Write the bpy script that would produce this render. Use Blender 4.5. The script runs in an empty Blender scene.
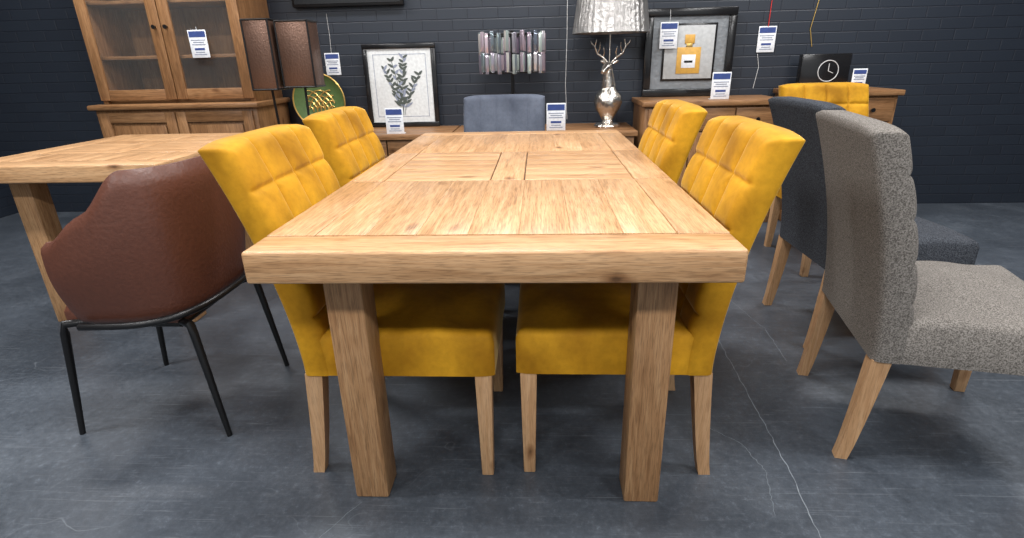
import bpy, bmesh, math, random
from mathutils import Vector, Matrix
random.seed(7)
sc = bpy.context.scene
sc.view_settings.view_transform = 'Standard'
sc.view_settings.look = 'None'

# ------------------------------------------------------------------ materials
def new_mat(name):
    m = bpy.data.materials.new(name); m.use_nodes = True
    nt = m.node_tree; b = nt.nodes['Principled BSDF']
    return m, nt, b
def N(nt, t, **kw):
    n = nt.nodes.new(t)
    for k, v in kw.items():
        if k in n.inputs: n.inputs[k].default_value = v
        else: setattr(n, k, v)
    return n
def ramp(nt, stops):
    r = nt.nodes.new('ShaderNodeValToRGB')
    e = r.color_ramp.elements
    while len(e) < len(stops): e.new(0.5)
    for i, (p, c) in enumerate(stops):
        e[i].position = p
        e[i].color = (c[0], c[1], c[2], 1) if hasattr(c, '__len__') else (c, c, c, 1)
    return r
def plain(name, col, rough=0.5, metal=0.0, alpha=1.0, bump=0, bscale=50, spec=0.5):
    m, nt, b = new_mat(name)
    tc = N(nt, 'ShaderNodeTexCoord')
    nz = N(nt, 'ShaderNodeTexNoise', Scale=bscale, Detail=4.0)
    nt.links.new(tc.outputs['Object'], nz.inputs['Vector'])
    r = ramp(nt, [(0.3, [c*0.88 for c in col]), (0.7, [min(1, c*1.08) for c in col])])
    nt.links.new(nz.outputs['Fac'], r.inputs['Fac'])
    nt.links.new(r.outputs['Color'], b.inputs['Base Color'])
    b.inputs['Roughness'].default_value = rough
    b.inputs['Metallic'].default_value = metal
    b.inputs['Alpha'].default_value = alpha
    b.inputs['Specular IOR Level'].default_value = spec
    if bump:
        bp = N(nt, 'ShaderNodeBump', Strength=bump, Distance=0.01)
        nt.links.new(nz.outputs['Fac'], bp.inputs['Height'])
        nt.links.new(bp.outputs['Normal'], b.inputs['Normal'])
    return m
def wood(name, light, mid, dark, rough=0.42, var=0.35, pore=0.8, spec=0.35):
    m, nt, b = new_mat(name); L = nt.links.new
    at = N(nt, 'ShaderNodeAttribute', attribute_name='g')
    geo = N(nt, 'ShaderNodeNewGeometry')
    mul = N(nt, 'ShaderNodeVectorMath', operation='SCALE'); 
    cmb = N(nt, 'ShaderNodeCombineXYZ', X=1.0, Y=1.7, Z=0.6)
    mm = N(nt, 'ShaderNodeMath', operation='MULTIPLY'); mm.inputs[1].default_value = 17.0
    L(geo.outputs['Random Per Island'], mm.inputs[0])
    L(cmb.outputs[0], mul.inputs[0]); L(mm.outputs[0], mul.inputs['Scale'])
    add = N(nt, 'ShaderNodeVectorMath', operation='ADD')
    L(at.outputs['Vector'], add.inputs[0]); L(mul.outputs[0], add.inputs[1])
    # fine grain fibres
    mp = N(nt, 'ShaderNodeMapping'); mp.inputs['Scale'].default_value = (5.0, 130, 130)
    L(add.outputs[0], mp.inputs['Vector'])
    n1 = N(nt, 'ShaderNodeTexNoise', Scale=1.0, Detail=8.0, Roughness=0.7, Distortion=0.35)
    L(mp.outputs[0], n1.inputs['Vector'])
    # cathedral figure: distorted bands
    mp2 = N(nt, 'ShaderNodeMapping'); mp2.inputs['Scale'].default_value = (1.1, 7, 7)
    L(add.outputs[0], mp2.inputs['Vector'])
    n2 = N(nt, 'ShaderNodeTexNoise', Scale=1.0, Detail=2.0, Distortion=0.6)
    L(mp2.outputs[0], n2.inputs['Vector'])
    fr = N(nt, 'ShaderNodeMath', operation='MULTIPLY'); fr.inputs[1].default_value = 62.0; L(n2.outputs['Fac'], fr.inputs[0])
    sn = N(nt, 'ShaderNodeMath', operation='SINE'); L(fr.outputs[0], sn.inputs[0])
    sn2 = N(nt, 'ShaderNodeMath', operation='MULTIPLY_ADD'); sn2.inputs[1].default_value = 0.035; L(sn.outputs[0], sn2.inputs[0])
    b1 = N(nt, 'ShaderNodeMath', operation='MULTIPLY_ADD'); b1.inputs[1].default_value = 0.30
    L(n2.outputs['Fac'], b1.inputs[0]); L(sn2.outputs[0], b1.inputs[2])
    sc1 = N(nt, 'ShaderNodeMath', operation='MULTIPLY'); sc1.inputs[1].default_value = 0.70
    L(n1.outputs['Fac'], sc1.inputs[0]); L(sc1.outputs[0], sn2.inputs[2])
    r = ramp(nt, [(0.32, dark), (0.47, mid), (0.63, light)])
    L(b1.outputs[0], r.inputs['Fac'])
    mp3 = N(nt, 'ShaderNodeMapping'); mp3.inputs['Scale'].default_value = (22, 420, 420)
    L(add.outputs[0], mp3.inputs['Vector'])
    n3 = N(nt, 'ShaderNodeTexNoise', Scale=1.0, Detail=3.0)
    L(mp3.outputs[0], n3.inputs['Vector'])
    r3 = ramp(nt, [(0.38, 0.60), (0.50, 1.0)]); L(n3.outputs['Fac'], r3.inputs['Fac'])
    m3 = N(nt, 'ShaderNodeMix', data_type='RGBA', blend_type='MULTIPLY'); m3.inputs[0].default_value = pore
    L(r.outputs['Color'], m3.inputs[6]); L(r3.outputs['Color'], m3.inputs[7])
    # knots
    mp4 = N(nt, 'ShaderNodeMapping'); mp4.inputs['Scale'].default_value = (4.5, 9, 9)
    dn = N(nt, 'ShaderNodeTexNoise', Scale=14.0, Detail=3.0); L(add.outputs[0], dn.inputs['Vector'])
    ds = N(nt, 'ShaderNodeVectorMath', operation='SCALE'); ds.inputs['Scale'].default_value = 0.035; L(dn.outputs['Color'], ds.inputs[0])
    da = N(nt, 'ShaderNodeVectorMath', operation='ADD'); L(add.outputs[0], da.inputs[0]); L(ds.outputs[0], da.inputs[1])
    L(da.outputs[0], mp4.inputs['Vector'])
    v = N(nt, 'ShaderNodeTexVoronoi', Scale=0.9); L(mp4.outputs[0], v.inputs['Vector'])
    rk = ramp(nt, [(0.03, (0.14, 0.09, 0.06)), (0.07, (0.50, 0.41, 0.34)), (0.17, (1, 1, 1))]); L(v.outputs['Distance'], rk.inputs['Fac'])
    m4 = N(nt, 'ShaderNodeMix', data_type='RGBA', blend_type='MULTIPLY'); m4.inputs[0].default_value = 0.85
    L(m3.outputs[2], m4.inputs[6]); L(rk.outputs['Color'], m4.inputs[7])
    rt = ramp(nt, [(0.0, (1-var*0.8, 1-var*0.9, 1-var)), (1.0, (1.0, 1.0, 1.0))])
    L(geo.outputs['Random Per Island'], rt.inputs['Fac'])
    m5 = N(nt, 'ShaderNodeMix', data_type='RGBA', blend_type='MULTIPLY'); m5.inputs[0].default_value = 1.0
    L(m4.outputs[2], m5.inputs[6]); L(rt.outputs['Color'], m5.inputs[7])
    L(m5.outputs[2], b.inputs['Base Color'])
    b.inputs['Roughness'].default_value = rough
    b.inputs['Specular IOR Level'].default_value = spec
    bp = N(nt, 'ShaderNodeBump', Strength=0.25, Distance=0.0015)
    L(n1.outputs['Fac'], bp.inputs['Height']); L(bp.outputs['Normal'], b.inputs['Normal'])
    return m
def velvet(name, a, bcol, tint, sheen=0.6):
    m, nt, b = new_mat(name); L = nt.links.new
    tc = N(nt, 'ShaderNodeTexCoord')
    n1 = N(nt, 'ShaderNodeTexNoise', Scale=4.5, Detail=4.0, Roughness=0.5, Distortion=0.5)
    L(tc.outputs['Object'], n1.inputs['Vector'])
    r = ramp(nt, [(0.34, a), (0.66, bcol)]); L(n1.outputs['Fac'], r.inputs['Fac'])
    n2 = N(nt, 'ShaderNodeTexNoise', Scale=60.0, Detail=4.0, Roughness=0.6)
    L(tc.outputs['Object'], n2.inputs['Vector'])
    r2 = ramp(nt, [(0.35, 0.88), (0.6, 1.0)]); L(n2.outputs['Fac'], r2.inputs['Fac'])
    m3 = N(nt, 'ShaderNodeMix', data_type='RGBA', blend_type='MULTIPLY'); m3.inputs[0].default_value = 1.0
    L(r.outputs['Color'], m3.inputs[6]); L(r2.outputs['Color'], m3.inputs[7])
    L(m3.outputs[2], b.inputs['Base Color'])
    b.inputs['Roughness'].default_value = 0.7
    b.inputs['Specular IOR Level'].default_value = 0.15
    b.inputs['Sheen Weight'].default_value = sheen
    b.inputs['Sheen Roughness'].default_value = 0.28
    b.inputs['Sheen Tint'].default_value = (*tint, 1)
    bp = N(nt, 'ShaderNodeBump', Strength=0.25, Distance=0.010)
    L(n1.outputs['Fac'], bp.inputs['Height']); L(bp.outputs['Normal'], b.inputs['Normal'])
    return m
def tweed(name, a, c, scale=330):
    m, nt, b = new_mat(name); L = nt.links.new
    tc = N(nt, 'ShaderNodeTexCoord')
    n1 = N(nt, 'ShaderNodeTexNoise', Scale=scale, Detail=3.0, Roughness=0.7)
    L(tc.outputs['Object'], n1.inputs['Vector'])
    r = ramp(nt, [(0.38, a), (0.62, c)]); L(n1.outputs['Fac'], r.inputs['Fac'])
    L(r.outputs['Color'], b.inputs['Base Color'])
    b.inputs['Roughness'].default_value = 0.9
    b.inputs['Specular IOR Level'].default_value = 0.1
    bp = N(nt, 'ShaderNodeBump', Strength=0.5, Distance=0.0025)
    L(n1.outputs['Fac'], bp.inputs['Height']); L(bp.outputs['Normal'], b.inputs['Normal'])
    return m

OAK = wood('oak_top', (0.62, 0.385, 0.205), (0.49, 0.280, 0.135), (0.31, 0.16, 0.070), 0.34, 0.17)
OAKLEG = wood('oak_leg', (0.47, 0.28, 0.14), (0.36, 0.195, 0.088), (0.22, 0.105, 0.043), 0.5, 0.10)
OAKCH = wood('oak_chair_leg', (0.57, 0.36, 0.20), (0.48, 0.28, 0.14), (0.38, 0.205, 0.095), 0.5, 0.12, 0.5)
OAKCAB = wood('oak_cabinet', (0.38, 0.205, 0.095), (0.27, 0.135, 0.058), (0.16, 0.073, 0.028), 0.4, 0.25)
GAP = plain('groove_dark', (0.05, 0.022, 0.01), 0.8)
MUST = velvet('mustard_velvet', (0.31, 0.140, 0.005), (0.60, 0.305, 0.016), (1.0, 0.80, 0.42), 0.5)
GREYV = velvet('slate_velvet', (0.055, 0.065, 0.090), (0.10, 0.115, 0.15), (0.7, 0.75, 0.9), 0.3)
CHAR = tweed('charcoal_tweed', (0.014, 0.016, 0.021), (0.075, 0.082, 0.095), 260)
LTG = tweed('light_tweed', (0.070, 0.063, 0.056), (0.245, 0.225, 0.205), 300)
LEATH = plain('brown_leather', (0.105, 0.036, 0.021), 0.42, bump=0.15, bscale=90)
BLACKM = plain('black_metal', (0.012, 0.012, 0.013), 0.35, 0.4)
BLACKP = plain('black_gloss', (0.01, 0.01, 0.011), 0.2)
WHITE = plain('white_card', (0.78, 0.80, 0.83), 0.6)
BLUE = plain('blue_print', (0.03, 0.06, 0.22), 0.6)
GREYT = plain('grey_text', (0.25, 0.28, 0.36), 0.7)
SILVER = plain('silver_metal', (0.72, 0.68, 0.62), 0.22, 0.95, bump=0.5, bscale=45)
SHADE = plain('silver_shade', (0.30, 0.29, 0.28), 0.38, 0.75, bump=0.9, bscale=35)
BRONZE = plain('bronze_shade', (0.15, 0.085, 0.06), 0.35, 0.6, bump=0.2, bscale=90)
GOLD = plain('gold_metal', (0.75, 0.5, 0.16), 0.3, 0.8)
GREEN = plain('green_enamel', (0.10, 0.17, 0.06), 0.3)
MATC = plain('print_mat', (0.66, 0.68, 0.68), 0.6)
INK = plain('leaf_ink', (0.07, 0.085, 0.075), 0.7)
SILMAT = plain('silver_mat', (0.22, 0.235, 0.25), 0.4, 0.3, bump=0.5, bscale=30)
PAPER = plain('pale_print', (0.45, 0.46, 0.46), 0.6)
AMBER = plain('amber_print', (0.62, 0.35, 0.07), 0.4)
RED = plain('red_ribbon', (0.5, 0.02, 0.02), 0.5)
CABLE = plain('white_cable', (0.6, 0.6, 0.6), 0.5)
GLASS = plain('cabinet_glass', (0.3, 0.33, 0.33), 0.04, alpha=0.06)
def crystal():
    m, nt, b = new_mat('crystal'); L = nt.links.new
    geo = N(nt, 'ShaderNodeNewGeometry')
    r = ramp(nt, [(0.0, (0.8, 0.8, 0.82)), (0.25, (0.14, 0.11, 0.18)), (0.42, (0.70, 0.56, 0.62)), (0.58, (0.10, 0.13, 0.17)), (0.75, (0.62, 0.72, 0.66)), (0.88, (0.26, 0.19, 0.26)), (1.0, (0.78, 0.76, 0.70))])
    L(geo.outputs['Random Per Island'], r.inputs['Fac']); L(r.outputs['Color'], b.inputs['Base Color'])
    b.inputs['Roughness'].default_value = 0.06; b.inputs['Metallic'].default_value = 0.5
    b.inputs['Alpha'].default_value = 0.85
    return m
CRYST = crystal()

# ------------------------------------------------------------------ builder
class MB:
    def __init__(s): s.v = []; s.f = []; s.m = []; s.g = []
    def add(s, vs, fs, mat=0, axis='x', gs=None):
        o = len(s.v)
        for i, p in enumerate(vs):
            s.v.append(tuple(p))
            q = gs[i] if gs else p
            s.g.append({'x': (q[0], q[1], q[2]), 'y': (q[1], q[0], q[2]), 'z': (q[2], q[0], q[1])}[axis])
        for f in fs: s.f.append(tuple(i+o for i in f)); s.m.append(mat)
    def poly8(s, pts, mat, axis, bev, seg, M):
        bm = bmesh.new()
        vs = [bm.verts.new(p) for p in pts]
        for f in [(0,3,2,1),(4,5,6,7),(0,1,5,4),(1,2,6,5),(2,3,7,6),(3,0,4,7)]:
            bm.faces.new([vs[i] for i in f])
        if bev > 0:
            bmesh.ops.bevel(bm, geom=bm.edges[:], offset=bev, segments=seg, profile=0.5, affect='EDGES', clamp_overlap=True)
        bm.verts.ensure_lookup_table(); bm.verts.index_update()
        loc = [v.co.copy() for v in bm.verts]
        fs = [[v.index for v in f.verts] for f in bm.faces]
        bm.free()
        out = [M @ p for p in loc] if M else loc
        s.add(out, fs, mat, axis, loc)
    def box(s, c, size, mat=0, bev=0.003, axis='x', M=None, seg=2):
        x, y, z = size[0]/2, size[1]/2, size[2]/2; cx, cy, cz = c
        p = [(cx-x,cy-y,cz-z),(cx+x,cy-y,cz-z),(cx+x,cy+y,cz-z),(cx-x,cy+y,cz-z),
             (cx-x,cy-y,cz+z),(cx+x,cy-y,cz+z),(cx+x,cy+y,cz+z),(cx-x,cy+y,cz+z)]
        s.poly8(p, mat, axis, min(bev, x*0.9, y*0.9, z*0.9), seg, M)
    def b2(s, x0, x1, y0, y1, z0, z1, mat=0, bev=0.003, axis='x', M=None, seg=2):
        s.box(((x0+x1)/2,(y0+y1)/2,(z0+z1)/2), (x1-x0,y1-y0,z1-z0), mat, bev, axis, M, seg)
    def taper(s, cb, sb, ct, st, mat=0, bev=0.003, M=None):
        p = []
        for c, q in ((cb, sb), (ct, st)):
            for dx, dy in ((-1,-1),(1,-1),(1,1),(-1,1)):
                p.append((c[0]+dx*q[0]/2, c[1]+dy*q[1]/2, c[2]))
        s.poly8(p, mat, 'z', bev, 2, M)
    def tube(s, pts, r, mat=0, n=12):
        pts = [Vector(p) for p in pts]
        rs = r if hasattr(r, '__len__') else [r]*len(pts)
        vs = []; fs = []; prev = None
        for i, p in enumerate(pts):
            d = (pts[min(i+1, len(pts)-1)] - pts[max(i-1, 0)]).normalized()
            if prev is None:
                a = d.orthogonal().normalized()
            else:
                a = (prev - d*prev.dot(d)).normalized()
            prev = a; b = d.cross(a)
            for k in range(n):
                t = 2*math.pi*k/n
                vs.append(p + (a*math.cos(t) + b*math.sin(t))*rs[i])
        for i in range(len(pts)-1):
            for k in range(n):
                fs.append((i*n+k, i*n+(k+1) % n, (i+1)*n+(k+1) % n, (i+1)*n+k))
        fs.append(tuple(range(n-1, -1, -1))); fs.append(tuple((len(pts)-1)*n+k for k in range(n)))
        s.add(vs, fs, mat)
    def lathe(s, prof, c, mat=0, n=48, fn=None):
        vs = []; fs = []
        for i, (r, z) in enumerate(prof):
            for k in range(n):
                t = 2*math.pi*k/n
                rr = max(r, 0.0004)*(fn(t, z) if fn else 1)
                vs.append((c[0]+rr*math.cos(t), c[1]+rr*math.sin(t), c[2]+z))
        for i in range(len(prof)-1):
            for k in range(n):
                fs.append((i*n+k, i*n+(k+1) % n, (i+1)*n+(k+1) % n, (i+1)*n+k))
        fs.append(tuple(range(n-1, -1, -1))); fs.append(tuple((len(prof)-1)*n+k for k in range(n)))
        s.add(vs, fs, mat)
    def pad(s, top, bot, nu, nv, mat=0):
        vs = []; fs = []; W = nv+1; K = (nu+1)*W
        for fn in (top, bot):
            for i in range(nu+1):
                for j in range(nv+1): vs.append(fn(i/nu, j/nv))
        for i in range(nu):
            for j in range(nv):
                a = i*W+j
                fs.append((a, a+1, a+W+1, a+W)); fs.append((K+a, K+a+W, K+a+W+1, K+a+1))
        per = [(0, j) for j in range(nv)] + [(i, nv) for i in range(nu)] + [(nu, j) for j in range(nv, 0, -1)] + [(i, 0) for i in range(nu, 0, -1)]
        for q in range(len(per)):
            a = per[q]; b = per[(q+1) % len(per)]
            ia = a[0]*W+a[1]; ib = b[0]*W+b[1]
            fs.append((ia, K+ia, K+ib, ib))
        s.add(vs, fs, mat)
    def obj(s, name, mats, loc=(0,0,0), rotz=0, sharp=38):
        me = bpy.data.meshes.new(name)
        me.from_pydata(s.v, [], s.f)
        for m in mats: me.materials.append(m)
        me.polygons.foreach_set('material_index', s.m)
        a = me.attributes.new('g', 'FLOAT_VECTOR', 'POINT')
        a.data.foreach_set('vector', [c for g in s.g for c in g])
        me.validate(); me.update()
        bm = bmesh.new(); bm.from_mesh(me); bmesh.ops.recalc_face_normals(bm, faces=bm.faces[:])
        for f in bm.faces: f.smooth = True
        bm.to_mesh(me); bm.free()
        me.set_sharp_from_angle(angle=math.radians(sharp))
        me.update()
        o = bpy.data.objects.new(name, me); sc.collection.objects.link(o)
        o.location = loc; o.rotation_euler = (0, 0, rotz)
        return o

# ------------------------------------------------------------------ room
YW = 4.35
def room():
    m, nt, b = new_mat('polished_concrete'); L = nt.links.new
    tc = N(nt, 'ShaderNodeTexCoord')
    n1 = N(nt, 'ShaderNodeTexNoise', Scale=2.6, Detail=12.0, Roughness=0.72, Distortion=0.2)
    L(tc.outputs['Object'], n1.inputs['Vector'])
    r = ramp(nt, [(0.30, (0.038, 0.046, 0.058)), (0.52, (0.062, 0.074, 0.091)), (0.72, (0.105, 0.121, 0.143))])
    L(n1.outputs['Fac'], r.inputs['Fac'])
    n2 = N(nt, 'ShaderNodeTexNoise', Scale=45.0, Detail=8.0, Roughness=0.85)
    L(tc.outputs['Object'], n2.inputs['Vector'])
    r2 = ramp(nt, [(0.32, 0.65), (0.55, 1.0), (0.68, 1.8)]); L(n2.outputs['Fac'], r2.inputs['Fac'])
    mx = N(nt, 'ShaderNodeMix', data_type='RGBA', blend_type='MULTIPLY'); mx.inputs[0].default_value = 0.9
    L(r.outputs['Color'], mx.inputs[6]); L(r2.outputs['Color'], mx.inputs[7])
    def scuff(rot, sx, sy, lo, hi):
        mp = N(nt, 'ShaderNodeMapping'); mp.inputs['Rotation'].default_value = (0, 0, rot); mp.inputs['Scale'].default_value = (sx, sy, 1)
        L(tc.outputs['Object'], mp.inputs['Vector'])
        n3 = N(nt, 'ShaderNodeTexNoise', Scale=1.0, Detail=6.0, Roughness=0.6, Distortion=0.5); L(mp.outputs[0], n3.inputs['Vector'])
        r3 = ramp(nt, [(lo, 0.0), (hi, 1.0)]); L(n3.outputs['Fac'], r3.inputs['Fac'])
        return r3.outputs['Color']
    a1 = scuff(0.6, 4, 160, 0.62, 0.71); a2 = scuff(-0.9, 3, 190, 0.63, 0.72); a3 = scuff(1.6, 3, 150, 0.64, 0.73)
    v = N(nt, 'ShaderNodeTexVoronoi', feature='DISTANCE_TO_EDGE', Scale=1.1)
    n4 = N(nt, 'ShaderNodeTexNoise', Scale=2.0, Detail=4.0); L(tc.outputs['Object'], n4.inputs['Vector'])
    va = N(nt, 'ShaderNodeVectorMath', operation='ADD'); L(tc.outputs['Object'], va.inputs[0]); L(n4.outputs['Color'], va.inputs[1])
    L(va.outputs[0], v.inputs['Vector'])
    r4 = ramp(nt, [(0.0, 0.5), (0.003, 0.0)]); L(v.outputs['Distance'], r4.inputs['Fac'])
    r5 = ramp(nt, [(0.5, 0.0), (0.62, 1.0)]); L(n4.outputs['Fac'], r5.inputs['Fac'])
    mu = N(nt, 'ShaderNodeMath', operation='MULTIPLY'); L(r4.outputs['Color'], mu.inputs[0]); L(r5.outputs['Color'], mu.inputs[1])
    ad0 = N(nt, 'ShaderNodeMath', operation='ADD'); L(a1, ad0.inputs[0]); L(a2, ad0.inputs[1])
    ad1 = N(nt, 'ShaderNodeMath', operation='ADD'); L(ad0.outputs[0], ad1.inputs[0]); L(a3, ad1.inputs[1])
    h = N(nt, 'ShaderNodeMath', operation='MULTIPLY_ADD', use_clamp=True); h.inputs[1].default_value = 0.45
    L(ad1.outputs[0], h.inputs[0]); L(mu.outputs[0], h.inputs[2])
    m2 = N(nt, 'ShaderNodeMix', data_type='RGBA'); L(h.outputs[0], m2.inputs[0]); L(mx.outputs[2], m2.inputs[6]); m2.inputs[7].default_value = (0.19, 0.21, 0.235, 1)
    L(m2.outputs[2], b.inputs['Base Color'])
    rr = ramp(nt, [(0.3, 0.28), (0.7, 0.5)]); L(n2.outputs['Fac'], rr.inputs['Fac']); L(rr.outputs['Color'], b.inputs['Roughness'])
    bp = N(nt, 'ShaderNodeBump', Strength=0.15, Distance=0.004); L(n2.outputs['Fac'], bp.inputs['Height']); L(bp.outputs['Normal'], b.inputs['Normal'])
    crack = plain('crack_filler', (0.20, 0.225, 0.25), 0.7)
    mb = MB()
    mb.b2(-4.5, 4.5, -2.5, YW, -0.1, 0.0, 0, 0)
    def ribbon(pts, w=0.0022):
        P = []
        for i in range(len(pts)-1):
            a = Vector(pts[i]); c = Vector(pts[i+1])
            for k in range(14): P.append(a.lerp(c, k/14) + Vector((random.uniform(-1,1), random.uniform(-1,1)))*0.003)
        vs = []; fs = []
        for i, p in enumerate(P):
            d = (P[min(i+1,len(P)-1)] - P[max(i-1,0)]).normalized(); nrm = Vector((-d.y, d.x))*w*random.uniform(.2,.6)
            vs += [(p.x+nrm.x, p.y+nrm.y, 0.0006), (p.x-nrm.x, p.y-nrm.y, 0.0006)]
        for i in range(len(P)-1): fs.append((2*i, 2*i+1, 2*i+3, 2*i+2))
        mb.add(vs, fs, 1)
    ribbon([(0.80, 2.5), (0.77, 2.15), (0.758, 1.95), (0.745, 1.6), (0.729, 1.3), (0.706, 1.05), (0.72, 0.8)], 0.003)
    ribbon([(0.55, 1.5), (0.63, 1.42), (0.66, 1.3), (0.62, 1.12)], 0.0018)
    ribbon([(0.93, 2.6), (1.0, 2.2), (0.98, 1.9)], 0.002)
    ribbon([(-0.5, 1.15), (-0.62, 0.95), (-0.8, 0.9)], 0.0015)
    mb.obj('floor', [m, crack])
    m, nt, b = new_mat('painted_brick'); L = nt.links.new
    tc = N(nt, 'ShaderNodeTexCoord')
    sep = N(nt, 'ShaderNodeSeparateXYZ'); L(tc.outputs['Object'], sep.inputs[0])
    cb = N(nt, 'ShaderNodeCombineXYZ'); 
    ads = N(nt, 'ShaderNodeMath', operation='ADD'); L(sep.outputs['X'], ads.inputs[0]); L(sep.outputs['Y'], ads.inputs[1])
    L(ads.outputs[0], cb.inputs['X']); L(sep.outputs['Z'], cb.inputs['Y'])
    br = N(nt, 'ShaderNodeTexBrick', Scale=1.0)
    br.inputs['Brick Width'].default_value = 0.225; br.inputs['Row Height'].default_value = 0.075
    br.inputs['Mortar Size'].default_value = 0.005; br.inputs['Mortar Smooth'].default_value = 0.9
    br.inputs['Color1'].default_value = (0.013, 0.018, 0.028, 1); br.inputs['Color2'].default_value = (0.015, 0.021, 0.032, 1)
    br.inputs['Mortar'].default_value = (0.010, 0.013, 0.021, 1)
    L(cb.outputs[0], br.inputs['Vector']); L(br.outputs['Color'], b.inputs['Base Color'])
    b.inputs['Roughness'].default_value = 0.5
    inv = N(nt, 'ShaderNodeMath', operation='SUBTRACT'); inv.inputs[0].default_value = 1.0; L(br.outputs['Fac'], inv.inputs[1])
    bp = N(nt, 'ShaderNodeBump', Strength=0.4, Distance=0.005); L(inv.outputs[0], bp.inputs['Height']); L(bp.outputs['Normal'], b.inputs['Normal'])
    mb = MB(); mb.b2(-4.6, 4.6, YW, YW+0.15, -0.1, 3.1, 0, 0); mb.obj('wall_back', [m])
    mb = MB(); mb.b2(-4.65, -4.5, -2.5, YW, -0.1, 3.1, 0, 0); mb.obj('wall_left', [m])
    mb = MB(); mb.b2(4.5, 4.65, -2.5, YW, -0.1, 3.1, 0, 0); mb.obj('wall_right', [m])
    cm = plain('ceiling_paint', (0.5, 0.5, 0.5), 0.9)
    mb = MB(); mb.b2(-4.65, 4.65, -2.5, YW+0.15, 3.1, 3.2, 0, 0); mb.obj('ceiling', [cm])
room()

# ------------------------------------------------------------------ dining table
def table(name, x0, x1, y0, y1, s1, s2, H=0.78, T=0.073, inset=(0.108, 0.134), leg=0.094):
    mb = MB(); e = 0.118; g = 0.0038; zb, zt = H-T, H
    bev = 0.0030
    def plank(a, b, c, d, ax, bv=bev): mb.b2(a+g/2, b-g/2, c+g/2, d-g/2, zb, zt, 0, bv, ax, None, 3)
    mb.b2(x0+0.03, x1-0.03, y0+0.03, y1-0.03, zb+0.004, zt-0.007, 1, 0)
    def section(ya, yb, front, back):
        ia, ib = ya, yb
        if front: plank(x0, x1, ya, ya+e, 'x', 0.007); ia = ya+e
        if back: plank(x0, x1, yb-e, yb, 'x', 0.007); ib = yb-e
        plank(x0, x0+e, ia, ib, 'y', 0.004); plank(x1-e, x1, ia, ib, 'y', 0.004)
        n = 7; w = (x1-x0-2*e)/n
        for i in range(n): mb.b2(x0+e+w*i+0.0002, x0+e+w*(i+1)-0.0002, ia+g/2, ib-g/2, zb, zt-0.0006, 0, 0.0007, 'y')
    section(y0, s1, True, False)
    section(s2, y1, False, True)
    plank(x0, x0+e, s1+0.002, s2-0.002, 'y'); plank(x1-e, x1, s1+0.002, s2-0.002, 'y')
    cx = (x0+x1)/2
    plank(cx-0.055, cx+0.055, s1+0.002, s2-0.002, 'y')
    for xa, xb in ((x0+e, cx-0.055), (cx+0.055, x1-e)):
        n = 4; w = (s2-s1-0.004-0.16)/n
        plank(xa, xb, s1+0.002, s1+0.082, 'x'); plank(xa, xb, s2-0.082, s2-0.002, 'x')
        for i in range(n): mb.b2(xa+g/2, xb-g/2, s1+0.082+w*i+.0002, s1+0.082+w*(i+1)-.0002, zb, zt-0.0006, 0, 0.0007, 'x')
    ix, iy = inset
    za = zb-0.03
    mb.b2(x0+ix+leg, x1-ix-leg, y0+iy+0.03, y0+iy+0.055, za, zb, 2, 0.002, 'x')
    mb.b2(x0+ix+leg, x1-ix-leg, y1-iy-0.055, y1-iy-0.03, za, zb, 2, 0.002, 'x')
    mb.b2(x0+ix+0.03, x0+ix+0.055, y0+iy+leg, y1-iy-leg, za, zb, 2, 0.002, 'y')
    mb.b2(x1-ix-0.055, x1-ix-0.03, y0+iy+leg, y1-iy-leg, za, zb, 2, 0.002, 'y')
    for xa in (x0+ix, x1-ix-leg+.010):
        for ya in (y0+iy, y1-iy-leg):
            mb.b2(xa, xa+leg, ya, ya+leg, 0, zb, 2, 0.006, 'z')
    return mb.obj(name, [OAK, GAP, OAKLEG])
table('dining_table', -0.628, 0.420, 1.035, 3.0, 1.735, 2.307)
table('dining_table', -2.45, -1.55, 2.12, 3.15, 2.45, 2.85)

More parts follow.
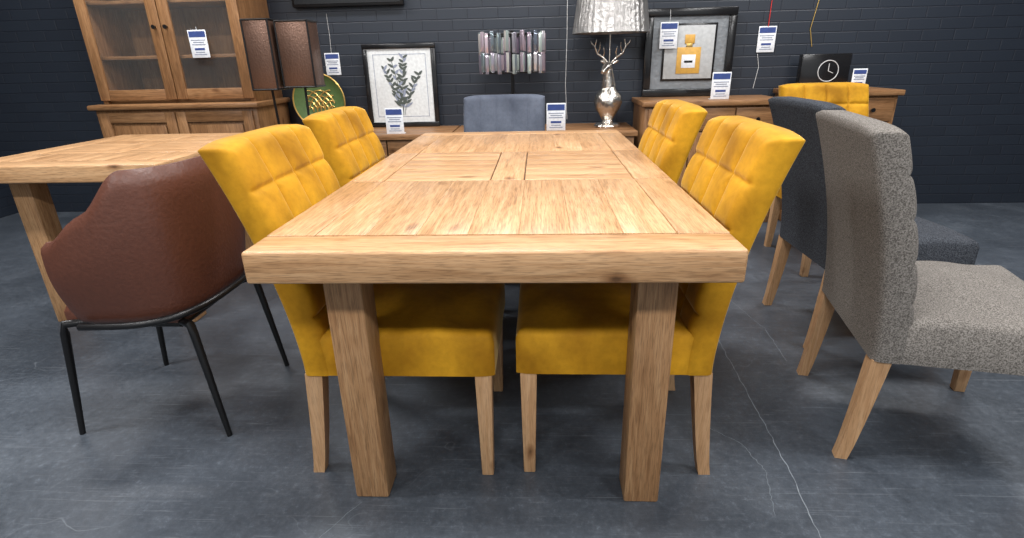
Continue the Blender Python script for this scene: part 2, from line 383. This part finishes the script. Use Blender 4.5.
# ------------------------------------------------------------------ upholstered chairs
def chair(name, fabric, loc, rotz, W=0.49, rows=4, cols=4, tuft=0.014, top=0.975, vertical=False, lean=0.145):
    mb = MB(); z0 = 0.345; T = 0.085
    D = 0.53
    zs = [0.52 + (top-0.52)*k/rows for k in range(0, rows)]
    ys = [-W/2 + W*k/cols for k in range(1, cols)]
    def common(u, v):
        z = z0 + u*(top-z0); y = -W/2 + v*W
        d = min(y+W/2, W/2-y, top-z)
        r = 0.030
        q = 1-min(max(d, 0)/r, 1)
        f = 0.55 + 0.45*math.sqrt(max(0, 1-q*q))
        xc = T/2 - lean*(u**1.35) + 0.012*math.sin(math.pi*u)
        a = abs(2*y/W)
        zz = z - (u**6)*0.014*a**6
        return xc, y, zz, f, z, y, d
    def front(u, v):
        xc, yy, zz, f, z, y, d = common(u, v)
        p = 0
        if tuft and z > 0.47:
            dd = min([abs(y-q) for q in ys] + ([] if vertical else [abs(z-q) for q in zs]) + [1])
            p = tuft*(0.6*(1-math.exp(-dd/0.006)) + 0.4*(1-math.exp(-dd/0.030))) - tuft*0.6
        return (xc + T/2*f + p*min(1, max(d, 0)/0.012), yy, zz)
    def back(u, v):
        xc, yy, zz, f, z, y, d = common(u, v)
        return (xc - T/2*f, yy, zz)
    mb.pad(front, back, 130, 112, 0)
    zb = z0; zt = 0.475
    sx0 = 0.05; sx1 = D
    def prm(u, v):
        x = sx0 + u*(sx1-sx0); y = -W/2+0.003 + v*(W-0.006)
        d = min(y+W/2, W/2-y, sx1-x)
        q = 1-min(max(d, 0)/0.032, 1)
        a = max(0, (x-(sx1-0.04))/0.04); y2 = y*(1-0.035*a*a)
        f = math.sqrt(max(0, 1-q*q))
        crown = 0.018*math.sin(math.pi*min(1,max(0,u)))*math.sin(math.pi*v)
        return x, y2, f, crown
    def stop(u, v):
        x, y, f, c = prm(u, v); return (x, y, zt-0.03+0.03*f + c + 0.003*math.sin(x*31+y*17))
    def sbot(u, v):
        x, y, f, c = prm(u, v); return (x, y, zb)
    mb.pad(stop, sbot, 60, 60, 0)
    lw = 0.046
    for sy in (-1, 1):
        y = sy*(W/2-0.030)
        mb.taper((D-0.033, y, 0), (0.034, 0.034), (D-0.033, y, z0+0.002), (lw, lw), 1, 0.003)
        sec = []
        for k in range(9):
            t = k/8; xc = -0.012 + 0.040*(t**0.8); hw = 0.0165+0.008*t
            sec.append((xc-hw, xc+hw, y-hw+.001, y+hw-.001, t*(z0+.002)))
        vs = []; fs = []
        for a, b_, c, d, z in sec: vs += [(a, c, z), (b_, c, z), (b_, d, z), (a, d, z)]
        for k in range(8):
            for q in range(4): fs.append((4*k+q, 4*k+(q+1) % 4, 4*k+4+(q+1) % 4, 4*k+4+q))
        fs.append((3, 2, 1, 0)); fs.append((32, 33, 34, 35))
        mb.add(vs, fs, 1, 'z')
    return mb.obj(name, [fabric, OAKCH], loc, rotz, 62)
PI = math.pi
chair('dining_chair', MUST, (-0.652, 1.495, 0), 0, lean=.165)
chair('dining_chair', MUST, (-0.695, 2.17, 0), 0, lean=.150)
chair('dining_chair', MUST, (0.465, 1.51, 0), PI)
chair('dining_chair', MUST, (0.445, 2.20, 0), PI)
chair('dining_chair', GREYV, (-0.215, 3.40, 0), -PI/2, W=0.50, cols=5, top=0.94, vertical=True, tuft=0.010)
chair('dining_chair', CHAR, (1.12, 2.24, 0), 0.0, W=0.50, tuft=0.012)
chair('dining_chair', LTG, (0.965, 1.60, 0), -0.2, W=0.53, tuft=0.012, lean=.125)
chair('dining_chair', MUST, (1.66, 3.32, 0), -PI/2)

# ------------------------------------------------------------------ leather armchair
def tub():
    mb = MB(); cx, cy = -1.285, 1.65
    nphi, nz = 72, 20
    def se(c, e=0.66): return math.copysign(abs(c)**e, c)
    def shell(off):
        def fn(u, v):
            ph = math.radians(-112 + 224*u)
            a = abs(math.degrees(ph))
            topz = 0.885 if a < 62 else 0.885 - 0.20*(0.5-0.5*math.cos(math.pi*min(1, (a-62)/48)))
            z = 0.41 + v*(topz-0.41)
            k = 0.84 + 0.18*math.sin(min(1, v*1.3)*math.pi/2) - 0.03*v*v
            q = 1-min(min(v, 1-v)*10, 1)
            o = off*math.sqrt(max(0.05, 1-q*q))
            rx = 0.235*k+o; ry = 0.255*k+o
            return (cx + rx*se(math.cos(ph)), cy + ry*se(math.sin(ph)), z)
        return fn
    mb.pad(shell(0.022), shell(-0.022), nphi, nz, 0)
    def st(u, v):
        d = min(u*0.38, (1-u)*0.38, v*0.34, (1-v)*0.34); q = 1-min(max(d, 0)/0.05, 1)
        return (cx-0.22+0.38*u, cy-0.17+0.34*v, 0.43+0.05*math.sqrt(max(0, 1-q*q)))
    mb.pad(st, lambda u, v: (cx-0.22+0.38*u, cy-0.17+0.34*v, 0.39), 24, 24, 0)
    feet = [(-1.03, 1.43), (-1.03, 1.87), (-1.54, 1.43), (-1.54, 1.87)]
    for fx, fy in feet:
        sx = 1 if fx > cx else -1; sy = 1 if fy > cy else -1
        tx = cx + sx*.15; ty = cy + sy*.16
        ex = cx + sx*.205; ey = cy + sy*.20
        mb.tube([(tx, ty, 0.392), (ex, ey, 0.40), (ex+(fx-ex)*.1, ey+(fy-ey)*.1, .37), (fx, fy, 0.0)], [0.012, 0.013, 0.013, 0.009], 1)
    for a, b_ in (((.15, -.16), (.15, .16)), ((-.15, -.16), (-.15, .16)), ((-.15, -.16), (.15, -.16)), ((-.15, .16), (.15, .16))):
        mb.tube([(cx+a[0], cy+a[1], .385), (cx+b_[0], cy+b_[1], .385)], 0.012, 1)
    hp = []
    for k in range(41):
        ph = math.radians(-105+210*k/40)
        hp.append((cx+0.243*se(math.cos(ph)), cy+0.262*se(math.sin(ph)), 0.425+.02*math.cos(ph)))
    mb.tube(hp, 0.011, 1)
    mb.obj('tub_armchair', [LEATH, BLACKM])
tub()

# ------------------------------------------------------------------ storage furniture
def display_cabinet():
    mb = MB(); x0, x1 = -3.16, -1.95; yf, yb = 3.82, YW-0.01
    mb.b2(x0+.02, x1-.02, yf+.02, yb, 0.06, 0.87, 0, .003, 'z')
    mb.b2(x0, x1, yf-.01, yb, 0.0, 0.08, 0, .006, 'x')
    mb.b2(x0-.01, x1+.01, yf-.02, yb, 0.87, 0.905, 0, .01, 'x')
    xm = (x0+x1)/2
    for a, b in ((x0+.05, xm-.005), (xm+.005, x1-.05)):
        mb.b2(a, a+.07, yf, yf+.02, 0.10, 0.85, 0, .003, 'z'); mb.b2(b-.07, b, yf, yf+.02, 0.10, 0.85, 0, .003, 'z')
        mb.b2(a+.07, b-.07, yf, yf+.02, 0.10, 0.17, 0, .003, 'x'); mb.b2(a+.07, b-.07, yf, yf+.02, 0.78, 0.85, 0, .003, 'x')
        mb.b2(a+.085, b-.085, yf+.006, yf+.021, 0.185, 0.765, 0, .010, 'z')
        kx = b-.035 if b < xm+.01 else a+.035
        mb.tube([(kx, yf+.002, .5), (kx, yf-.022, .5)], [.008, .014], 2)
    u0, u1 = x0+.04, x1-.05; yu = yf+.07
    mb.b2(u0, u0+.035, yu+.02, yb, .905, 2.05, 0, .003, 'z'); mb.b2(u1-.035, u1, yu+.02, yb, .905, 2.05, 0, .003, 'z')
    mb.b2(u0+.035, u1-.035, yb-.02, yb, .905, 2.05, 0, .002, 'z')
    mb.b2(u0-.04, u1+.04, yu-.04, yb, 2.05, 2.11, 0, .012, 'x')
    for z in (.905, 1.2, 1.55): mb.b2(u0+.035, u1-.035, yu+.05, yb-.02, z, z+.022, 0, .002, 'x')
    for a, b in ((u0, xm-.003), (xm+.003, u1)):
        w = .075
        mb.b2(a, a+w, yu, yu+.022, .93, 2.04, 0, .004, 'z'); mb.b2(b-w, b, yu, yu+.022, .93, 2.04, 0, .004, 'z')
        mb.b2(a+w, b-w, yu, yu+.022, .93, 1.0, 0, .004, 'x'); mb.b2(a+w, b-w, yu, yu+.022, 1.96, 2.04, 0, .004, 'x')
        mb.b2(a+w-.005, b-w+.005, yu+.010, yu+.014, .995, 1.965, 1, 0)
        kx = b-w/2 if b < xm+.01 else a+w/2
        mb.tube([(kx, yu+.002, 1.4), (kx, yu-.022, 1.4)], [.008, .014], 2)
    mb.obj('display_cabinet', [OAKCAB, GLASS, BLACKM])
display_cabinet()

def console(x0, x1, z=0.67):
    mb = MB(); yf, yb = 3.80, YW-0.02
    w = (yb-yf)/4
    for i in range(4): mb.b2(x0, x1, yf+w*i+.0005, yf+w*(i+1)-.0005, z-.035, z, 0, .003, 'x')
    for x in (x0+.02, x1-.08):
        for y in (yf+.02, yb-.08): mb.b2(x, x+.06, y, y+.06, 0, z-.035, 0, .004, 'z')
    mb.b2(x0+.03, x1-.03, yf+.03, yb-.03, .10, .13, 0, .003, 'x')
    n = 3; dw = (x1-x0-.16)/n
    for i in range(n):
        a = x0+.08+dw*i
        mb.b2(a+.004, a+dw-.004, yf+.025, yf+.05, z-.17, z-.04, 0, .004, 'x')
        mb.tube([(a+dw/2, yf+.03, z-.105), (a+dw/2, yf+.0, z-.105)], [.007, .013], 1)
    mb.b2(x0+.08, x1-.08, yf+.05, yb-.03, z-.19, z-.165, 0, .002, 'x')
    mb.obj('console_table', [OAKCAB, BLACKM])
console(-1.90, -0.62); console(-0.61, 0.67)

def sideboard(x0, x1, z):
    mb = MB(); yf, yb = 3.86, YW-0.02
    mb.b2(x0, x1, yf-.02, yb, z-.035, z, 0, .006, 'x')
    mb.b2(x0+.02, x1-.02, yf+.015, yb, .07, z-.035, 0, .003, 'z')
    mb.b2(x0+.01, x1-.01, yf-.005, yb, 0, .08, 0, .006, 'x')
    n = 3 if x1-x0 > .8 else 2; w = (x1-x0-.08)/n
    for i in range(n):
        a = x0+.04+w*i+.005; b = a+w-.01
        mb.b2(a, b, yf-.005, yf+.018, z-.20, z-.05, 0, .004, 'x')
        mb.tube([((a+b)/2, yf, z-.125), ((a+b)/2, yf-.028, z-.125)], [.007, .014], 1)
        mb.b2(a, a+.06, yf-.005, yf+.018, .10, z-.21, 0, .003, 'z'); mb.b2(b-.06, b, yf-.005, yf+.018, .10, z-.21, 0, .003, 'z')
        mb.b2(a+.06, b-.06, yf-.005, yf+.018, .10, .16, 0, .003, 'x'); mb.b2(a+.06, b-.06, yf-.005, yf+.018, z-.27, z-.21, 0, .003, 'x')
        mb.b2(a+.075, b-.075, yf+.002, yf+.017, .175, z-.285, 0, .006, 'z')
    mb.obj('sideboard', [OAKCAB, BLACKM])
sideboard(0.70, 1.66, 0.855); sideboard(1.74, 2.40, 0.90)

# ------------------------------------------------------------------ decor
def leaf_print():
    mb = MB(); w, h = .55, .60; f = .035
    mb.b2(-w/2, w/2, -.03, 0, 0, f, 0, .004); mb.b2(-w/2, w/2, -.03, 0, h-f, h, 0, .004)
    mb.b2(-w/2, -w/2+f, -.03, 0, f, h-f, 0, .004); mb.b2(w/2-f, w/2, -.03, 0, f, h-f, 0, .004)
    mb.b2(-w/2+f-.003, w/2-f+.003, -.018, -.002, f-.003, h-f+.003, 1, 0)
    for a, b_, c, d in ((-.20, .20, .075, .079), (-.20, .20, .523, .527), (-.20, -.196, .075, .527), (.196, .20, .075, .527)):
        mb.b2(a, b_, -.0188, -.0178, c, d, 3, 0)
    def leaf(cx, cz, ang, L, wd):
        pts = []
        yy = -.0195-random.uniform(0, .001)
        for k in range(14):
            t = 2*math.pi*k/14
            x = L/2*math.cos(t); y = wd/2*math.sin(t)*(1-0.35*math.cos(t))
            pts.append((cx+L/2*math.cos(ang)+x*math.cos(ang)-y*math.sin(ang), yy, cz+L/2*math.sin(ang)+x*math.sin(ang)+y*math.cos(ang)))
        mb.add(pts, [tuple(range(14))], 2 if random.random() < .8 else 3)
    for (bx, tx, tz, n) in ((0.0, 0.03, .50, 13), (-.01, -.12, .42, 10), (.01, .14, .38, 9), (0, -.06, .48, 8)):
        P = []
        for k in range(9):
            t = k/8; P.append((bx+(tx-bx)*t**1.5, -.0195, .09+(tz-.09)*t))
        mb.tube(P, .002, 2, 6)
        for k in range(n):
            t = .2+.8*k/(n-1)
            x = bx+(tx-bx)*t**1.5; z = .09+(tz-.09)*t
            for sgn in (-1, 1):
                leaf(x, z, math.pi/2+sgn*random.uniform(.5, 1.1), random.uniform(.045, .062)*(1.15-.4*t), .018)
    mb.obj('framed_leaf_print', [BLACKP, MATC, INK, GREYT], (-1.045, YW-.035, .671))
leaf_print()
def bottle_print():
    mb = MB(); w, h = .64, .60; f = .055
    mb.b2(-w/2, w/2, -.04, 0, 0, f, 0, .008); mb.b2(-w/2, w/2, -.04, 0, h-f, h, 0, .008)
    mb.b2(-w/2, -w/2+f, -.04, 0, f, h-f, 0, .008); mb.b2(w/2-f, w/2, -.04, 0, f, h-f, 0, .008)
    mb.b2(-w/2+f-.003, w/2-f+.003, -.02, -.002, f-.003, h-f+.003, 1, 0)
    mb.b2(-.19, .19, -.026, -.02, .11, .50, 0, .001)
    mb.b2(-.175, .175, -.029, -.026, .125, .485, 2, .001)
    mb.b2(-.085, .085, -.033, -.029, .16, .34, 3, .0015)
    mb.b2(-.05, .05, -.035, -.033, .20, .29, 4, .0004)
    mb.b2(-.03, .03, -.036, -.035, .235, .25, 0, .0002)
    mb.b2(-.022, .022, -.033, -.029, .34, .365, 5, .001)
    mb.b2(-.035, .035, -.034, -.029, .365, .425, 3, .0015)
    mb.obj('framed_perfume_print', [BLACKP, SILMAT, PAPER, AMBER, WHITE, GOLD], (1.087, YW-.035, .856))
bottle_print()

def tag(x, y, z, string=0, scol=None, s=1.0):
    mb = MB(); w, h = .125*s, .175*s
    mb.b2(-w/2, w/2, -.003, 0, 0, h, 0, .0008)
    mb.b2(-w/2+.006, w/2-.006, -.0042, -.003, h*.74, h-.008, 1, 0)
    for k, (ww, zz) in enumerate(((.8, .62), (.6, .54), (.75, .46), (.5, .18), (.7, .10))):
        mb.b2(-w/2*ww, w/2*ww, -.004, -.003, h*zz, h*zz+.006, 2, 0)
    mb.b2(-w*.28, w*.28, -.004, -.003, h*.27, h*.35, 1, 0)
    if string: mb.tube([(0, -.0015, h-.004), (0.003, 0.0, h+string/2), (0, 0, h+string)], .003 if scol else .0015, 3, 6)
    else: mb.b2(-w/2, w/2, 0, .05, 0, .003, 0, .0008)
    mb.obj('price_tag', [WHITE, BLUE, GREYT, scol or CABLE], (x, y, z))
tag(-2.31, 3.884, 1.20, .02)
tag(-1.57, YW-.004, 1.06, .27, s=.9)
tag(-1.01, 3.86, .671)
tag(.117, 3.90, .671, s=1.05)
tag(.93, 4.27, 1.19, .08)
tag(1.237, 3.95, .856)
tag(1.65, YW-.004, 1.15, .5, RED)
tag(2.17, 4.0, .901, s=.75)

def crystal_lamp():
    mb = MB(); c = (-.187, 4.06)
    mb.lathe([(.09, 0), (.09, .012), (.02, .02), (.011, .03), (.011, .64), (.02, .65), (.0, .66)], (c[0], c[1], .671), 1, 32)
    for z in (1.30, 1.06): 
        ring = [(c[0]+.203*math.cos(2*PI*k/40), c[1]+.203*math.sin(2*PI*k/40), z) for k in range(41)]
        mb.tube(ring, .006, 1, 8)
        for k in range(3):
            t = 2*PI*k/3
            mb.tube([(c[0], c[1], z), (c[0]+.203*math.cos(t), c[1]+.203*math.sin(t), z)], .004, 1, 6)
    n = 26
    for k in range(n):
        t = 2*PI*k/n; M = Matrix.Translation((c[0]+.218*math.cos(t), c[1]+.218*math.sin(t), 0)) @ Matrix.Rotation(t+PI/4, 4, 'Z')
        dz = .012*(k % 2)
        mb.box((0, 0, 1.245+dz), (.025, .025, .125), 0, .004, 'z', M)
        mb.box((0, 0, 1.112+dz), (.025, .025, .125), 0, .004, 'z', M)
    mb.obj('crystal_table_lamp', [CRYST, BLACKM])
crystal_lamp()

def stag_lamp():
    mb = MB(); cx, cy, z0 = .49, 4.06, .671
    mb.lathe([(.085, 0), (.09, .008), (.085, .022), (.045, .03), (.035, .05), (.05, .075), (.085, .13), (.098, .17), (.09, .215), (.06, .25), (.042, .285), (.038, .31), (.0, .315)],
             (cx, cy, z0), 0, 40, lambda t, z: 1+.05*math.sin(10*t+z*60))
    mb.tube([(cx, cy, .95), (cx-.005, cy-.005, 1.0), (cx-.01, cy-.012, 1.05), (cx-.012, cy-.02, 1.085), (cx-.01, cy-.02, 1.105)], [.052, .045, .036, .03, .012], 0, 20)
    mb.tube([(cx+.005, cy+.0, 1.09), (cx-.012, cy-.02, 1.085), (cx-.03, cy-.045, 1.072), (cx-.048, cy-.07, 1.05), (cx-.055, cy-.08, 1.043)], [.018, .033, .028, .018, .010], 0, 20)
    for s in (-1, 1):
        mb.tube([(cx+s*.022, cy-.01, 1.10), (cx+s*.05, cy-.005, 1.115), (cx+s*.062, cy-.005, 1.12)], [.008, .012, .003], 0, 10)
        A = [(cx+s*.012, cy-.012, 1.105), (cx+s*.045, cy-.01, 1.14), (cx+s*.085, cy-.01, 1.165), (cx+s*.105, cy-.015, 1.21), (cx+s*.095, cy-.02, 1.255)]
        mb.tube(A, [.008, .0075, .007, .006, .003], 0, 10)
        mb.tube([A[1], (cx+s*.04, cy-.02, 1.175), (cx+s*.047, cy-.025, 1.21)], [.007, .005, .002], 0, 8)
        mb.tube([A[2], (cx+s*.072, cy-.02, 1.20), (cx+s*.07, cy-.025, 1.235)], [.006, .005, .002], 0, 8)
        mb.tube([A[3], (cx+s*.128, cy-.015, 1.232), (cx+s*.135, cy-.015, 1.25)], [.006, .004, .002], 0, 8)
    mb.tube([(cx, cy+.01, 1.06), (cx, cy+.01, 1.50)], .006, 0, 10)
    vs = []; fs = []; n = 144
    for (r, z) in ((.262, 1.295), (.258, 1.30), (.215, 1.615), (.211, 1.614), (.250, 1.301), (.254, 1.296)):
        for k in range(n):
            t = 2*PI*k/n; rr = r*(1+.012*math.sin(36*t+3*math.sin(5*t)))
            vs.append((cx+rr*math.cos(t), cy+rr*math.sin(t), z))
    for i in range(6):
        j = (i+1) % 6
        for k in range(n): fs.append((i*n+k, i*n+(k+1) % n, j*n+(k+1) % n, j*n+k))
    mb.add(vs, fs, 1)
    for k in range(3):
        t = 2*PI*k/3; mb.tube([(cx, cy+.01, 1.49), (cx+.222*math.cos(t), cy+.222*math.sin(t), 1.5)], .003, 0, 6)
    mb.obj('stag_table_lamp', [SILVER, SHADE])
stag_lamp()

def bronze_lamp():
    mb = MB(); y = 3.58
    for x0, x1, z0, z1, yo in ((-1.785, -1.625, 1.0, 1.40, -.02), (-1.600, -1.40, 1.01, 1.39, .02)):
        cx = (x0+x1)/2
        for a, b, c, d in ((x0, x1, y-.08+yo, y-.075+yo), (x0, x1, y+.075+yo, y+.08+yo), (x0, x0+.005, y-.075+yo, y+.075+yo), (x1-.005, x1, y-.075+yo, y+.075+yo)):
            mb.b2(a, b, c, d, z0, z1, 0, .001, 'z')
        for z in (z0, z1):
            loop = [(x0, y-.08+yo, z), (x1, y-.08+yo, z), (x1, y+.08+yo, z), (x0, y+.08+yo, z), (x0, y-.08+yo, z)]
            for i in range(4): mb.tube([loop[i], loop[i+1]], .006, 1, 8)
        mb.tube([(x0, y-.08+yo, z0), (x0, y-.08+yo, z1)], .006, 1, 8); mb.tube([(x1, y-.08+yo, z0), (x1, y-.08+yo, z1)], .006, 1, 8)
        mb.tube([(cx, y+yo, z0+.1), (cx, y, .75)], .008, 1, 8)
        mb.tube([(x0, y+yo, z0+.1), (x1, y+yo, z0+.1)], .004, 1, 8)
    mb.tube([(-1.705, y, .75), (-1.50, y, .75)], .009, 1, 8)
    for fx, fy in ((-1.80, y-.13), (-1.41, y-.13), (-1.605, y+.12)):
        mb.tube([(-1.605, y, .75), (fx, fy, 0)], .009, 1, 8)
    mb.obj('twin_shade_floor_lamp', [BRONZE, BLACKM])
bronze_lamp()

def plate():
    mb = MB(); R = .20; c = (-1.68, 4.27, .678+R)
    vs = []; fs = []; n = 48
    prof = [(.0005, 0), (.12, 0), (.17, -.012), (R, -.028), (R, -.020), (.17, -.002), (.12, .010), (.0005, .010)]
    for r, y in prof:
        for k in range(n):
            t = 2*PI*k/n; vs.append((c[0]+r*math.cos(t), c[1]+y, c[2]+r*math.sin(t)))
    for i in range(len(prof)-1):
        for k in range(n): fs.append((i*n+k, i*n+(k+1) % n, (i+1)*n+(k+1) % n, (i+1)*n+k))
    mb.add(vs, fs, 0)
    for off in (-.09, 0.0, .09):
        for rr in (.03, .06, .09, .12):
            P = []
            for k in range(17):
                t = PI*k/16; x = off+rr*math.cos(t); z = -.08+rr*math.sin(t)*1.3
                if x*x+z*z < .118**2: P.append((c[0]+x, c[1]-.001, c[2]+z))
            if len(P) > 2: mb.tube(P, .005, 1, 6)
    ring = [(c[0]+R*math.cos(2*PI*k/48), c[1]-.025, c[2]+R*math.sin(2*PI*k/48)) for k in range(49)]
    mb.tube(ring, .006, 1, 8)
    mb.obj('decorative_plate', [GREEN, GOLD])
plate()

def clock():
    mb = MB()
    mb.b2(-.17, .17, -.06, 0, 0, .23, 0, .006)
    ring = [(.02+.07*math.cos(2*PI*k/40), -.061, .115+.07*math.sin(2*PI*k/40)) for k in range(41)]
    mb.tube(ring, .003, 1, 8)
    mb.tube([(.02, -.062, .115), (.02, -.062, .165)], .0025, 1, 6); mb.tube([(.02, -.062, .115), (.055, -.062, .10)], .0025, 1, 6)
    mb.obj('mantel_clock', [BLACKP, CABLE], (2.03, 4.25, .901))
clock()
def tv():
    mb = MB(); mb.b2(-1.80, -.98, YW-.05, YW-.001, 1.53, 1.98, 0, .006); mb.b2(-1.78, -1.0, YW-.053, YW-.05, 1.55, 1.96, 1, 0)
    mb.obj('wall_television', [BLACKM, BLACKP])
tv()
def cable(name, pts, mat, r=.003):
    mb = MB(); mb.tube(pts, r, 0, 8); mb.obj(name, [mat])
cable('power_cable', [(.205, YW-.004, 2.0), (.207, YW-.004, 1.3), (.20, YW-.004, .95), (.215, YW-.004, .70)], CABLE, .0022)
cable('power_cable', [(1.97, YW-.004, 2.0), (1.98, YW-.004, 1.5), (1.95, YW-.004, 1.3), (1.98, YW-.004, 1.18)], GOLD)
cable('power_cable', [(1.60, YW-.004, 1.14), (1.62, YW-.004, 1.05), (1.60, YW-.004, .90)], CABLE, .002)

# ------------------------------------------------------------------ lights
for x in (-2.6, -0.1, 2.4):
    for y in (-1.3, 1.0, 3.2):
        mb = MB(); mb.b2(-.62, .62, -.17, .17, -.05, 0, 0, .004); 
        mb.obj('ceiling_light_fixture', [WHITE], (x, y, 3.1))
        ld = bpy.data.lights.new('ceiling_panel', 'AREA'); ld.shape = 'RECTANGLE'; ld.size = 1.2; ld.size_y = .3; ld.energy = 62
        ld.color = (1.0, .99, .985)
        lo = bpy.data.objects.new('ceiling_panel_light', ld); lo.location = (x, y, 3.04); sc.collection.objects.link(lo)
w = bpy.data.worlds.new('world'); sc.world = w; w.use_nodes = True
w.node_tree.nodes['Background'].inputs[0].default_value = (.91, .96, 1.0, 1)
w.node_tree.nodes['Background'].inputs[1].default_value = 0.7

# ------------------------------------------------------------------ camera
cd = bpy.data.cameras.new('camera'); cam = bpy.data.objects.new('camera', cd); sc.collection.objects.link(cam)
cd.sensor_width = 36; cd.lens = 541*36/1024; cd.clip_start = .05
R = Matrix.Rotation(math.radians(3.15), 4, 'Z') @ Matrix.Rotation(math.radians(90-21.2), 4, 'X') @ Matrix.Rotation(math.radians(-1.36), 4, 'Z')
cam.matrix_world = Matrix.Translation((0, 0, 1.144)) @ R
sc.camera = cam
